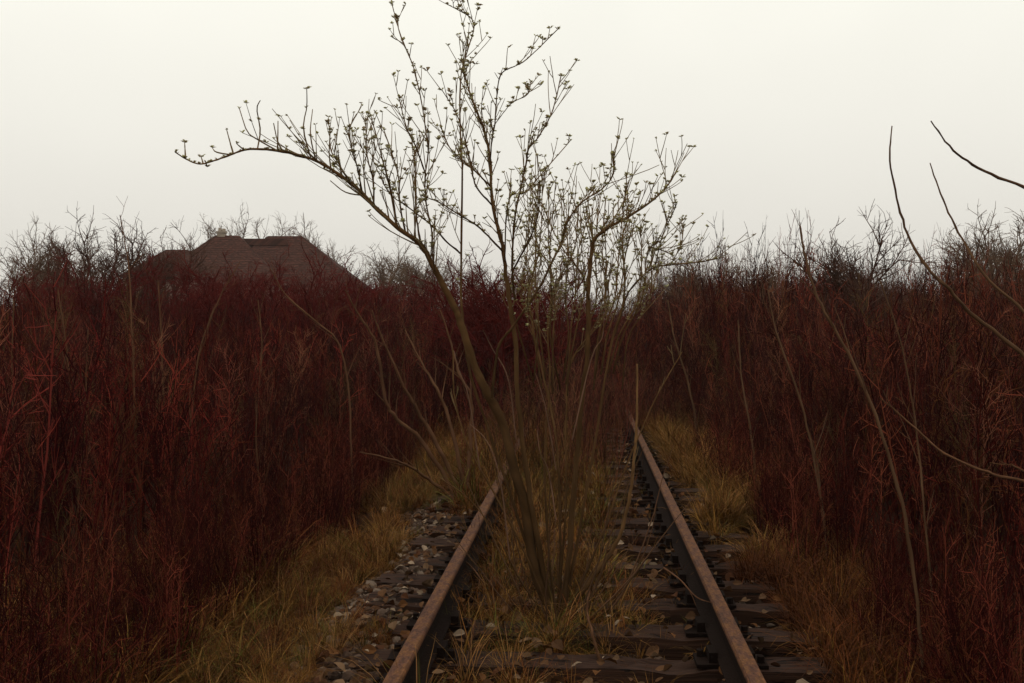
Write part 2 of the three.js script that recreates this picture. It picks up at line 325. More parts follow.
{
  const R = rng(51), L = [], Rt = [], E = [], low = [];
  const grid = (x0, x1, z0, z1, step, fn) => { for (let z = z0; z > z1; z -= step * (1 + Math.max(0, -z - 10) * .03)) for (let x = x0; x < x1; x += step) fn(x + (R() - .5) * step, z + (R() - .5) * step); };
  grid(-19, -2.0, -2.4, -40, .62, (x, z) => {
    const edge = -2.35 - .75 * Math.max(0, Math.min(1, (z + 7) / 2)) - .25 * noise(z * .7, 3) + (z < -12 ? Math.min(.7, (-z - 12) * .15) : 0); if (x > edge || x < edge - 4 - (-z) * .42) return;
    if (fbm(x * 1.1 + 20, z * 1.1) < .33 + .05 * R()) return; const d = -z, h = (1.52 + .033 * d) * (.68 + .5 * noise(x * .6, z * .6)) * (R() < .16 ? 1.1 + R() * .25 : 1) * Math.min(1, .5 + (edge - x) * .5); L.push([x, z, h, (.9 + R() * .5) * Math.min(1.3, h * .62)]);
  });
  grid(1.5, 16, -2.0, -40, .62, (x, z) => {
    const edge = 1.62 + .3 * noise(z * .6, 8) - (z < -13 ? Math.min(.5, (-z - 13) * .12) : 0); if (x < edge || x > edge + 3.5 + (-z) * .30) return;
    if (fbm(x * 1.1 + 60, z * 1.1) < .33 + .05 * R()) return; const d = -z, h = (1.62 + .050 * d) * (.68 + .55 * noise(x * .6 + 9, z * .6)) * (R() < .18 ? 1.05 + R() * .2 : 1) * Math.min(1, .45 + (x - edge) * .5); Rt.push([x, z, h, (.9 + R() * .5) * Math.min(1.3, h * .62)]);
  });
  grid(-3, 2.6, -15.5, -46, .7, (x, z) => { const d = -z; E.push([x, z, (1.55 + .02 * d) * (.8 + .4 * noise(x * .8 + 4, z * .8)) * Math.min(1, .4 + (d - 15.5) * .2), .9 + R() * .6]); });
  for (let k = 0; k < 300; k++) { const z = -2.6 - Math.pow(R(), 1.2) * 10, s = R() < .7 ? -1 : 1, x = s < 0 ? -2.0 - R() * .8 : 1.45 + R() * .6; low.push([x, z, .45 + R() * .5, .5 + R() * .3]); }
  const fuzz = [], fuzzR = [];
  for (const [x, z, h, w] of L) if (z < -6 && R() < .45) fuzz.push([x + (R() - .5) * .5, z + (R() - .5) * .5, Math.min(h, 1.62 - z * .03) * (.95 + R() * .17), w * 1.1]);
  for (const [x, z, h, w] of [...Rt, ...E]) if (z < -7 && R() < .5) fuzzR.push([x + (R() - .5) * .5, z + (R() - .5) * .5, Math.min(h, 1.6 - z * (x > 2 ? .038 : .02)) * (.88 + R() * .2), w * 1.1]);
  const weeds = [];
  for (let k = 0; k < 70; k++) { const z = -6.8 - Math.pow(R(), .9) * 11, f = R(), x = (z > -9 ? -.62 : -1.0) + f * (z < -9 ? 1.4 : .95), tall = z < -8 ? .45 + R() * .7 : .3 + R() * .45; weeds.push([x, z, tall, .3 + R() * .35]); }
  for (let k = 0; k < 16; k++) { const a = R() * 6.28, q = R() * .6; weeds.push([-.13 + Math.cos(a) * q, -5.9 + Math.sin(a) * q, .25 + R() * .4, .35 + R() * .3]); }
  const reds = [[1, 1, 1], [1.0, .95, .95], [.8, .8, .9], [.85, 1.3, 1.0]], browns = [[1, 1, 1], [1.1, 1.2, 1.1], [.9, .75, .8], [.8, .85, .8]];
  thicket('dense tangle of dark red canes filling the ground left of the track', L, mat.cane, [...clumps, ...uprightClumps], 61, reds);
  thicket('dense tangle of dark brown canes filling the ground right of the track', Rt, mat.brownCane, clumps, 62, browns);
  thicket('lower tangle of russet canes closing off the far end of the track', E, mat.brownCane, clumps, 63, browns);
  thicket('knee-high dead russet weeds along both edges of the grass verges', low, mat.brownCane, uprightClumps, 64, browns);
  const fine = [351, 352, 353].map((k) => shrubGeo(k, { canes: 9, side: 16, sub: 5, lean: .5, r: .62 }));
  thicket('finer grey-brown twigs topping the red thicket left of the track', fuzz, mat.dullTwig, fine, 66, browns);
  thicket('finer grey-brown twigs topping the brown thicket right of the track', fuzzR, mat.dullTwig, fine, 67, browns);
  const brush = [];
  for (let k = 0; k < 46; k++) { const z = -9.2 - R() * 6.5; brush.push([-1.15 + R() * (z < -12 ? 2.3 : 1.5), z, .75 + R() * .8, .6 + R() * .5]); }
  for (let k = 0; k < 10; k++) brush.push([.45 + R() * .7, -15.2 - R() * 1.5, .7 + R() * .6, .6 + R() * .4]);
  thicket('loose brush of fine brown twigs closing over the track behind the bush', brush, mat.dullTwig, [shrubGeo(361, { canes: 6, side: 8, sub: 3, lean: .6, r: .8 }), shrubGeo(362, { canes: 5, side: 9, sub: 3, lean: .7, r: .8 })], 68, browns);
  thicket('thin olive brown weeds growing up through the track round the bush', weeds, mat.weed, [shrubGeo(341, { canes: 7, side: 5, sub: 1, lean: .35, r: .8 }), shrubGeo(342, { canes: 6, side: 6, sub: 2, lean: .5, r: .8 })], 65, [[1, 1, 1], [1.2, 1.3, 1], [.7, .6, .7], [1, .8, .8]]);
}
// ------------------------------------------------------------------ plants traced as stems through the air


function smooth(pts, n) { const c = new THREE.CatmullRomCurve3(pts, false, 'centripetal'); return c.getPoints(n); }
function clusterOf(t, p, R, s, cols) { // a burst bud: a few small pointed leaves round a node
  const n = 4 + Math.floor(R() * 4), up = V(0, 1, 0);
  for (let k = 0; k < n; k++) {
    const a = R() * 6.283, d = V(Math.cos(a), .1 + R() * 1.0, Math.sin(a)).normalize(), sd = V(0, 1, 0).cross(d).normalize(), L = s * (.6 + R() * .7), w = L * (.22 + R() * .14), c = cols[Math.floor(R() * cols.length)];
    const b = p.clone(), m = p.clone().addScaledVector(d, L * .5), tip = p.clone().addScaledVector(d, L).addScaledVector(up, -L * .15 * R()), l = m.clone().addScaledVector(sd, w).addScaledVector(up, w * .5), r = m.clone().addScaledVector(sd, -w).addScaledVector(up, w * .5);
    const nn = d.clone().cross(sd).normalize(); t.tri(b, l, tip, nn, c); t.tri(b, tip, r, nn, c); t.tri(b, m.clone().addScaledVector(up, -w * .5), l, sd, c); t.tri(b, r, m.clone().addScaledVector(up, -w * .5), sd, c);
  }
}
function stemOf(parent, base, px, d0, d1, w0, w1, m, R, o = {}) {
  // px: the line of the stem, d0..d1: its distance from root to tip, w0..w1: its width in pixels there; the stem leans through that depth
  const n = px.length, pts = px.map(([x, y], k) => at(x, y, d0 + (d1 - d0) * Math.pow(k / (n - 1), 1.3) + (k && k < n - 1 ? (R() - .5) * .06 : 0)).sub(base));
  const line = smooth(pts, Math.max(8, n * 5)), t = new Tubes(), k0 = d0 / F / 2, k1 = d1 / F / 2;
  const N = line.length;
  const rad = (f) => w0 * k0 * Math.pow(1 - f, o.pow || 1) + w1 * k1 * (1 - Math.pow(1 - f, o.pow || 1));
  const wob = line.map((p, k) => (k && k < N - 1 ? p.clone().add(V((R() - .5), (R() - .5), (R() - .5)).multiplyScalar(rad(k / N) * (o.kink ?? (w0 > 9 ? .2 : .6)))) : p));
  {
    addVar(t, wob, (f) => rad(f) * (1 + (R() - .5) * .16), o.sides || 7, o.col || [1, 1, 1], R, o.young);
  }
  const s = mesh('stem', t.geo(), m, parent); 
  return { mesh: s, line: wob, rad };
}
function addVar(t, pts, rad, sides, col, R, young) { // young: bark paler towards the tip
  const N = pts.length, tt = V(), u = V(1, 0, .03), v = V(), q = V(), start = t.p.length / 3;
  for (let k = 0; k < N; k++) {
    tt.copy(pts[Math.min(N - 1, k + 1)]).sub(pts[Math.max(0, k - 1)]).normalize();
    if (!k && Math.abs(tt.x) > .8) u.set(0, 1, .03);
    u.addScaledVector(tt, -u.dot(tt)).normalize(); v.crossVectors(tt, u);
    const r = rad(k / (N - 1)), b = (.75 + R() * .5) * (young ? .42 + 1.35 * Math.pow(k / (N - 1), .8) : 1);
    for (let s = 0; s < sides; s++) {
      const a = s / sides * Math.PI * 2; q.copy(u).multiplyScalar(Math.cos(a)).addScaledVector(v, Math.sin(a));
      const rr = r * (1 + (R() - .5) * .12) * (k % 4 === 2 && k < N - 2 ? (r > .01 ? 1.04 : 1.15) : 1), cb = b * (.85 + R() * .3);
      t.n.push(q.x, q.y, q.z); t.p.push(pts[k].x + q.x * rr, pts[k].y + q.y * rr, pts[k].z + q.z * rr); t.c.push(col[0] * cb, col[1] * cb, col[2] * cb);
    }
    if (k) for (let s = 0; s < sides; s++) { const a = start + (k - 1) * sides + s, c = start + (k - 1) * sides + (s + 1) % sides; t.i.push(a, c, a + sides, c, c + sides, a + sides); }
  }
}

{ // the leafing bush that grows between the rails
  const R = rng(71), D = 5.72, base = at(556, 616, D); base.y = groundY(base.x, base.z);
  const bush = thing('elder_bush', 'tall bare bush with opening leaf buds growing up between the rails', 'bush', base);
  const budCols = [[1, 1, 1], [.8, .75, .7], [1.2, 1.25, 1], [.7, .55, .6]];
  const S = [ // line, tip distance, widths, shoots: [from, count, longest px]
    [[[558, 628], [545, 596], [533, 562], [525, 504], [514, 469], [502, 422], [487, 393], [474, 364], [463, 330], [454, 306], [442, 283], [432, 264], [421, 245], [397, 227], [374, 206], [362, 193], [334, 171], [314, 160], [285, 152], [258, 149], [244, 150], [230, 155], [213, 161], [199, 164], [186, 159], [175, 152]], 5.2, 16, 1.5, [.42, 44, 40], 1.8],
    [[[435, 272], [432, 250], [432, 234], [426, 201], [425, 178], [428, 154], [427, 141], [420, 94], [412, 63], [402, 40], [392, 4]], 5.25, 4, 1.1, [.1, 20, 36], 1, 5.4],
    [[[552, 622], [522, 530], [492, 440], [470, 372], [462, 310], [461, 290], [462, 163], [461, 150], [461, 75], [467, 52], [473, 21], [447, 4]], 5.9, 7, 1.0, [.45, 22, 36], 1],
    [[[556, 622], [540, 555], [526, 470], [518, 400], [515, 340], [507, 285], [503, 250], [492, 200], [490, 160], [484, 130], [476, 110], [467, 84], [462, 70]], 5.5, 9, 1.1, [.5, 26, 36], .9],
    [[[515, 300], [512, 264], [515, 217], [521, 187], [527, 159], [528, 150], [539, 136], [552, 112], [561, 76]], 5.3, 5, 1.2, [.2, 18, 34], 1, 5.6],
    [[[505, 262], [506, 220], [511, 196], [524, 193], [537, 179], [570, 141]], 6.0, 3.4, 1.1, [.2, 8, 26], 1, 5.6],
    [[[490, 165], [492, 140], [495, 122], [497, 94], [502, 73], [523, 62], [558, 29]], 5.2, 3.4, 1.1, [.1, 9, 24], 1, 5.45],
    [[[495, 124], [512, 103], [527, 95], [531, 82]], 5.6, 2, 1, [.2, 6, 18], 1, 5.42],
    [[[492, 398], [499, 346], [513, 326], [538, 290], [552, 262], [562, 241], [567, 222], [581, 203], [602, 189], [613, 175], [613, 154]], 5.2, 6, 1.2, [.25, 24, 40], 1, 5.55],
    [[[562, 624], [570, 540], [579, 430], [588, 345], [588, 297], [590, 266], [594, 241], [607, 228], [621, 221], [642, 208], [663, 191], [676, 173]], 5.6, 9, 1.2, [.5, 24, 38], .9],
    [[[562, 624], [574, 560], [592, 460], [611, 345], [624, 297], [624, 266], [622, 238], [628, 217], [626, 175]], 6.2, 7, 1.1, [.45, 24, 38], 1],
    [[[611, 345], [620, 318], [630, 290], [654, 268], [670, 265], [700, 262], [716, 259]], 5.9, 4.4, 1.2, [.2, 14, 34], 1, 6.1],
    [[[589, 300], [582, 275], [565, 252], [552, 228], [543, 205]], 5.9, 3.5, 1.1, [.1, 9, 30], 1, 5.65],
    [[[654, 270], [663, 234], [672, 215], [677, 203]], 5.7, 2.4, 1, [.1, 7, 24], 1, 6.0],
    [[[670, 266], [681, 244], [684, 226]], 6.1, 2, 1, [.1, 5, 22], 1, 5.95],
    [[[560, 620], [592, 578], [617, 541], [628, 505], [634, 460], [637, 415], [637, 364]], 6.3, 8, 2, [.5, 8, 30], 1],
    [[[556, 622], [548, 540], [545, 450], [550, 380], [548, 320], [556, 285], [574, 250], [579, 205]], 6.3, 6, 1.1, [.45, 22, 36], 1],
    [[[560, 622], [560, 520], [556, 440], [540, 360], [530, 305], [536, 250], [533, 205]], 6.6, 6, 1.1, [.45, 22, 34], 1],
    [[[553, 622], [528, 560], [498, 500], [470, 450], [455, 400], [453, 350]], 5.3, 5, 1.4, [.4, 7, 34], 1],
    [[[550, 622], [520, 580], [500, 540], [470, 500], [440, 478]], 5.0, 3.5, 1, [.3, 6, 30], 1],
    [[[564, 622], [600, 540], [625, 470], [655, 400], [682, 352]], 5.5, 4.5, 1, [.3, 10, 40], 1],
    [[[556, 622], [566, 500], [566, 420], [572, 360], [600, 320], [606, 280], [604, 215]], 5.9, 5.5, 1, [.45, 20, 34], 1],
  ];
  for (let k = 0; k < 16; k++) { // thinner stems of the crowded right half
    const x0 = 505 + k * 9.2 + R() * 12, lean = (R() - .35) * 40, y1 = 172 + R() * 60 + Math.max(0, k - 11) * 8;
    S.push([[[560 + (x0 - 560) * .62 + (R() - .5) * 16, 372 + R() * 30], [560 + (x0 - 560) * .82 + (R() - .5) * 8, 335], [x0 + (R() - .5) * 10, 300], [x0 + lean * .4 + (R() - .5) * 10, 250], [x0 + lean, y1]], 5.2 + R() * 1.2, 3.2 + R() * 1.4, .9, [.35, 13, 34], 1, 5.5 + R() * .5]);
  }
  for (const [px, d0, d1, w] of [[[[503, 252], [480, 228], [463, 217], [440, 203], [423, 196]], 5.6, 5.3, 2.6], [[[490, 186], [478, 174], [466, 163], [450, 148], [441, 128]], 5.5, 5.6, 2.4], [[[461, 254], [445, 240], [430, 224], [405, 205], [390, 194], [378, 172]], 5.85, 5.4, 2.6],
    [[[362, 194], [358, 170], [352, 150], [349, 126]], 5.45, 5.3, 2.4], [[[374, 207], [373, 180], [367, 155], [366, 120]], 5.48, 5.6, 2.6], [[[397, 228], [392, 195], [384, 165], [371, 116]], 5.5, 5.3, 2.8], [[[406, 235], [400, 205], [398, 175], [384, 130]], 5.52, 5.7, 2.4], [[[426, 175], [415, 145], [407, 129], [399, 98]], 5.3, 5.2, 2.2], [[[421, 246], [416, 212], [415, 165], [414, 148]], 5.55, 5.8, 2.6], [[[492, 205], [476, 186], [470, 160], [457, 115], [442, 90]], 5.5, 5.2, 2.6], [[[513, 270], [530, 238], [538, 215], [540, 182]], 5.4, 5.1, 2.6], [[[350, 184], [340, 166], [331, 150], [330, 130]], 5.42, 5.5, 2.2]]) S.push([px, d1, w / .58, 1.1, [.2, 9, 30], 1, d0]);
  // shoots on the long arching limb, seen one by one
  const A = (x, y) => [170 + x / 5.12, 80 + y / 5.12];
  const limbShoots = [[[80, 405], [75, 320]], [[165, 430], [160, 395]], [[315, 375], [290, 255]], [[310, 380], [240, 370], [215, 345]], [[455, 350], [462, 260], [445, 150], [462, 105]], [[545, 355], [440, 300], [400, 270], [355, 145]], [[570, 350], [550, 310], [530, 220]], [[560, 330], [552, 290], [553, 210]], [[735, 410], [720, 290], [730, 150]], [[720, 380], [683, 250], [700, 140], [700, 45]], [[830, 460], [815, 370], [820, 265]], [[730, 415], [640, 390]], [[980, 600], [900, 575], [820, 515]], [[380, 350], [340, 325]], [[185, 430], [190, 445]], [[600, 370], [597, 345]]];
  S.forEach(([px, d1, w0, w1, [from, cnt, len], pow, d0 = D], k) => {
    let count = cnt; const st = stemOf(bush, base, px, d0, d1, w0 * (k ? (w0 > 7 ? .66 : .44) : .8), w1 * .85, mat.elder, R, { pow, sides: w0 > 6 ? 9 : 6, young: true });
    const tw = new Tubes(), bd = new Tubes(), seen = (p) => p.clone().add(base).distanceTo(EYE) / F;
    const shoot = (pts, r0, r1, step) => {
      tw.add(pts, r0, r1, 4, tone(R), R);
      const L = pts.reduce((s, p, i) => s + (i ? p.distanceTo(pts[i - 1]) : 0), 0), nn = Math.max(1, Math.round(L / step));
      for (let q = 1; q <= nn; q++) if (R() < .7 && pts[0].y + base.y > 1.5) clusterOf(bd, along(pts, Math.min(.999, q / nn)), R, .013 + R() * .016, budCols);
    };
    if (!k) for (const l of limbShoots) {
      const p0 = l[0], f0 = st.line.reduce((b, p, i) => { const q = p.clone().add(base).project(camera), dx = (q.x + 1) * W / 2 - A(...p0)[0], dy = (1 - q.y) * H / 2 - A(...p0)[1], e = dx * dx + dy * dy; return e < b[0] ? [e, i] : b; }, [1e9, 0])[1];
      const d = -st.line[f0].clone().add(base).applyMatrix4(camera.matrixWorldInverse).z, pts = l.map(([x, y], i) => (i ? at(...A(x, y), d + (R() - .5) * .12 * i).sub(base) : st.line[f0].clone()));
      if (pts.length > 1) shoot(smooth(pts, 8), .0046, .0024, .17);
    }
    count = Math.round(count * (k ? 1.5 : 1)); for (let q = 0; q < count; q++) {
      const f = Math.min(.985, from + (1 - from) * (k ? (q + R()) / count : (q + R()) / count * .5)), p = along(st.line, f), dir = sideDir(dirAt(st.line, f), R, .3 + R() * .8); dir.y += .2 + R() * .6; if (dir.y < .1) dir.y = .3;
      const L = len * (.25 + Math.pow(R(), 1.5) * 1.5) * seen(p) * (k ? 1.1 - f * .35 : 1.2), pts = path(p, dir, L, 5, R, .13, .05);
      const lowDown = p.y + base.y < 1.5; if (lowDown && R() < .8) continue;
      shoot(pts, Math.min(.0055, Math.max(.003, st.rad(f) * .5)) * .8, .0016, lowDown ? .4 : .15);
      if (R() < .55) { const g = .3 + R() * .5; shoot(path(along(pts, g), sideDir(dirAt(pts, g), R, .5 + R() * .3).add(V(0, .3, 0)), L * .5, 4, R, .14, .06), .0024, .0015, lowDown ? .4 : .12); }
    }
    for (let q = 0; q < st.line.length * .5; q++) { const f = from + (1 - from) * R(); const p = along(st.line, Math.min(.999, f)); if (p.y + base.y > 1.6) clusterOf(bd, p, R, .012 + R() * .012, budCols); }
    if (st.line[st.line.length - 1].y + base.y > 1.6) clusterOf(bd, st.line[st.line.length - 1], R, .022, budCols);
    if (tw.p.length) mesh('twigs', tw.geo(), mat.elderTwig, st.mesh);
    mat.bud.side = THREE.DoubleSide; if (bd.p.length) mesh('leaf_buds', bd.geo(), mat.bud, st.mesh).userData.kind = 'stuff';
  });
  // spindly young shoots round the foot
  const t = new Tubes();
  for (let k = 0; k < 26; k++) { const a = R() * 6.283, l = .25 + R() * .9; t.add(path(V(Math.cos(a) * R() * .22, -.02, Math.sin(a) * R() * .22), V(Math.cos(a) * l, 1.1, Math.sin(a) * l), .4 + R() * .9, 6, R, .25, .03), .004 + R() * .003, .0015, 4, tone(R, .6)); }
  mesh('young_shoots', t.geo(), mat.greyShoot, bush);
  for (const [l, d] of [[[[480, 470], [467, 391], [459, 370], [454, 351]], 5.5], [[[516, 440], [507, 375], [492, 348], [483, 330]], 5.6], [[[556, 470], [546, 410], [541, 391], [535, 372]], 5.9], [[[572, 440], [594, 351], [602, 338], [604, 317]], 5.5], [[[556, 520], [548, 470], [540, 452], [537, 430]], 5.6], [[[510, 560], [498, 470], [486, 440], [470, 424]], 5.2]]) {
    const tw = new Tubes(); addVar(tw, smooth(l.map(([x, y]) => at(x, y, d + (R() - .5) * .1).sub(base)), 14), (f) => .0040 * (1 - f * .6), 5, [1, 1, 1], R); mesh('pale_twig', tw.geo(), mat.paleTwig, bush);
  }
}

function traced(name, label, category, baseAt, stems, m, seed, o = {}) { // a plant of a few traced stems with side twigs
  const R = rng(seed), base = baseAt.clone(); base.y = groundY(base.x, base.z);
  const g = thing(name, label, category, base, o.group);
  for (const [px, d0, d1, w0, w1] of stems) {
    const st = stemOf(g, base, px, d0, d1, w0, w1, m, R, { sides: 6, kink: 1.1 }), few = (o.twigs ?? 6) <= 3; let t = new Tubes();
    for (let q = 0; q < (o.twigs ?? 6); q++) {
      const f = (o.from ?? .3) + (1 - (o.from ?? .3)) * (q + R()) / (o.twigs ?? 6), p = along(st.line, Math.min(.99, f)), d = sideDir(dirAt(st.line, Math.min(.98, f)), R, .3 + R() * .5); d.y += .2;
      const pts = path(p, d, (o.len ?? .3) * (.4 + R()) * (1.2 - f * .6), 4, R, .25, .04); t.add(pts, Math.max(.0018, st.rad(f) * .5), .0012, 4, tone(R));
      if (R() < .6) t.add(path(along(pts, .5), sideDir(dirAt(pts, .5), R, .6), (o.len ?? .3) * .4 * R() + .03, 3, R, .25, .04), .0018, .001, 3, tone(R));
      if (few) { mesh('twig', t.geo(), m, st.mesh); t = new Tubes(); }
    }
    if (few) continue;
    if (t.p.length) mesh('twigs', t.geo(), m, st.mesh);
  }
  return g;
}
// shoots reaching into the frame from a bush just outside it on the right
traced('arching_shrub', 'shrub whose long bare shoots reach in over the thicket from the right', 'shrub', at(1170, 900, 2.95), [
  [[[1170, 912], [1130, 560], [1070, 410], [1024, 356], [975, 317], [952, 292], [927, 267], [909, 237], [897, 198], [890, 157], [892, 126]], 2.95, 3.0, 5.4, 1.2],
  [[[1180, 912], [1150, 520], [1090, 370], [1024, 312], [985, 276], [960, 235], [942, 198], [930, 163]], 2.95, 3.2, 4.6, 1.1],
  [[[1190, 912], [1200, 500], [1130, 270], [1070, 207], [1024, 188], [981, 169], [952, 149], [931, 121]], 2.95, 2.7, 5.2, 1.3],
], mat.greyShoot, 81, { twigs: 0 });
traced('arching_shrub', 'single pale drooping shoot crossing the dark thicket at the right edge', 'shrub', at(1200, 880, 3.0), [
  [[[1200, 890], [1190, 640], [1130, 520], [1070, 490], [1024, 481], [987, 472], [945, 454], [912, 425], [880, 398]], 3.0, 3.3, 5, 1.4],
  [[[1130, 522], [1080, 492], [1040, 480], [1011, 464]], 3.05, 3.1, 4, 1.5],
], mat.paleShoot, 82, { twigs: 2, len: .1 });
traced('bare_sapling', 'bare leaning sapling with a dark tip standing above the right thicket', 'sapling', at(925, 700, 4.6), [
  [[[925, 705], [912, 560], [891, 462], [853, 362], [825, 313], [810, 276], [803, 245], [800, 226]], 4.6, 4.9, 3.6, 1.7]], mat.greyShoot, 83, { twigs: 7, len: .25 });
// leaning pale shoots to the left of the bush
traced('leaning_shrub', 'shrub of pale leaning shoots between left rail and red thicket', 'shrub', at(462, 505, 9.6), [
  [[[462, 506], [420, 440], [395, 417], [387, 403], [375, 341], [360, 317], [345, 290]], 9.6, 9.2, 5, 1.2],
  [[[464, 506], [440, 450], [418, 411], [401, 380], [381, 335], [372, 310]], 9.6, 9.4, 5, 1.2],
  [[[466, 506], [455, 440], [438, 391], [420, 360], [405, 330]], 9.6, 10, 4.5, 1.2],
  [[[468, 506], [470, 440], [471, 397], [459, 374], [453, 350], [440, 310]], 9.6, 9.8, 4.5, 1.2],
  [[[460, 506], [430, 480], [400, 462], [360, 452]], 9.6, 8.8, 4, 1.2],
], mat.paleShoot, 84, { twigs: 8, len: .35 });
{ // lone upright saplings that stand out of the red thicket
  const list = [
    [[[139, 520], [136, 450], [134, 390], [132, 330], [128, 262], [120, 215]], 7.4, 4.6, 'pale straight sapling rising out of the red thicket below the dark tree'],
    [[[78, 510], [74, 430], [69, 370], [64, 330], [58, 290]], 7.8, 3.4, 'thin sapling standing in the red thicket near the left edge'],
    [[[92, 540], [90, 460], [86, 400], [88, 330]], 7.0, 3.0, 'thin crooked sapling just right of the leftmost one in the thicket'],
    [[[182, 540], [190, 433], [201, 346], [221, 295], [240, 262]], 7.6, 3.4, 'sapling bending right in front of the house roof'],
    [[[166, 540], [164, 420], [161, 330], [158, 280]], 8.4, 3.0, 'sapling rising below the left eave of the house'],
    [[[352, 480], [340, 346], [312, 318], [286, 295], [270, 268]], 9.0, 3.0, 'sapling bending left below the right eave of the house'],
    [[[262, 520], [256, 430], [262, 350], [258, 300]], 8.0, 2.6, 'spindly sapling in the thicket below the middle of the roof'],
    [[[20, 560], [16, 470], [12, 380], [14, 300]], 6.6, 3.2, 'sapling at the extreme left edge of the thicket'],
  ];
  list.forEach(([px, d, w, label], k) => traced('bare_sapling', label, 'sapling', at(px[0][0], px[0][1] + 15, d + .15), [[[[px[0][0], px[0][1] + 40], ...px], d + .15, d + .4, w * .72, 1]], mat.paleShoot, 90 + k, { twigs: 9, len: .34, group: 'saplings in the red thicket' }));
  const right = [
    [[[760, 520], [752, 440], [742, 380], [738, 320]], 9.5, 3, 'thin sapling at the front of the right thicket beside the grass'],
    [[[830, 580], [818, 480], [800, 400], [776, 330], [768, 290]], 7.0, 3.2, 'sapling leaning left in the right thicket'],
    [[[935, 640], [925, 520], [915, 420], [900, 340], [880, 280]], 5.2, 2.4, 'sapling leaning left low behind the pale drooping shoot'],
    [[[700, 460], [690, 390], [675, 340], [668, 300]], 13, 3, 'sapling standing beside the right rail near the far grass'],
  ];
  right.forEach(([px, d, w, label], k) => traced('bare_sapling', label, 'sapling', at(px[0][0], px[0][1] + 20, d), [[[[px[0][0], px[0][1] + 40], ...px], d, d + .3, w, 1.1]], mat.greyShoot, 110 + k, { twigs: 9, len: .34, group: 'saplings in the right thicket' }));
}

// ------------------------------------------------------------------ bare trees on the skyline
function treeParts(seed, o) { // about 1 unit tall
  const R = rng(seed), trunk = new Tubes(), crown = new Tubes();
  const stems = o.stems || 1;
  for (let s = 0; s < stems; s++) {
    const tp = path(V((R() - .5) * .05 * stems, -.03, (R() - .5) * .05 * stems), V((R() - .5) * .3 * (stems > 1 ? 1.6 : .6), 1, (R() - .5) * .3 * (stems > 1 ? 1.6 : .6)), .66 + R() * .12, 8, R, .14, .02);
    trunk.add(tp, .022 / Math.sqrt(stems), .006, 6, [1, 1, 1], R);
    for (let k = 0; k < o.limbs; k++) {
      const f = .28 + .72 * (k + R()) / o.limbs, l = path(along(tp, Math.min(.99, f)), sideDir(V(0, 1, 0), R, .45 + R() * .6), (.22 + R() * .2) * (1.25 - f * .5), 5, R, .25, .06);
      trunk.add(l, .008 / Math.sqrt(stems) * 1.1, .0026, 4, [1, 1, 1], R);
      for (let j = 0; j < o.br; j++) {
        const g = .2 + .8 * (j + R()) / o.br, b = path(along(l, Math.min(.99, g)), sideDir(dirAt(l, Math.min(.98, g)), R, .4 + R() * .6), .09 + R() * .13, 4, R, .35, .05); crown.add(b, .0034, .0015, 3, tone(R));
        for (let q = 0; q < o.tw; q++) {
          const h = .15 + R() * .84, w = path(along(b, h), sideDir(dirAt(b, h), R, .4 + R() * .7), .04 + R() * .07, 3, R, .4, .04); crown.add(w, .0018, .001, 3, tone(R));
          for (let z = 0; z < o.sub; z++) crown.add(path(along(w, R()), sideDir(dirAt(w, .5), R, .5 + R() * .6), .02 + R() * .04, 2, R, .3, .03), .0011, .0007, 3, [1, 1, 1]);
        }
      }
    }
  }
  return [trunk.geo(), crown.geo()];
}
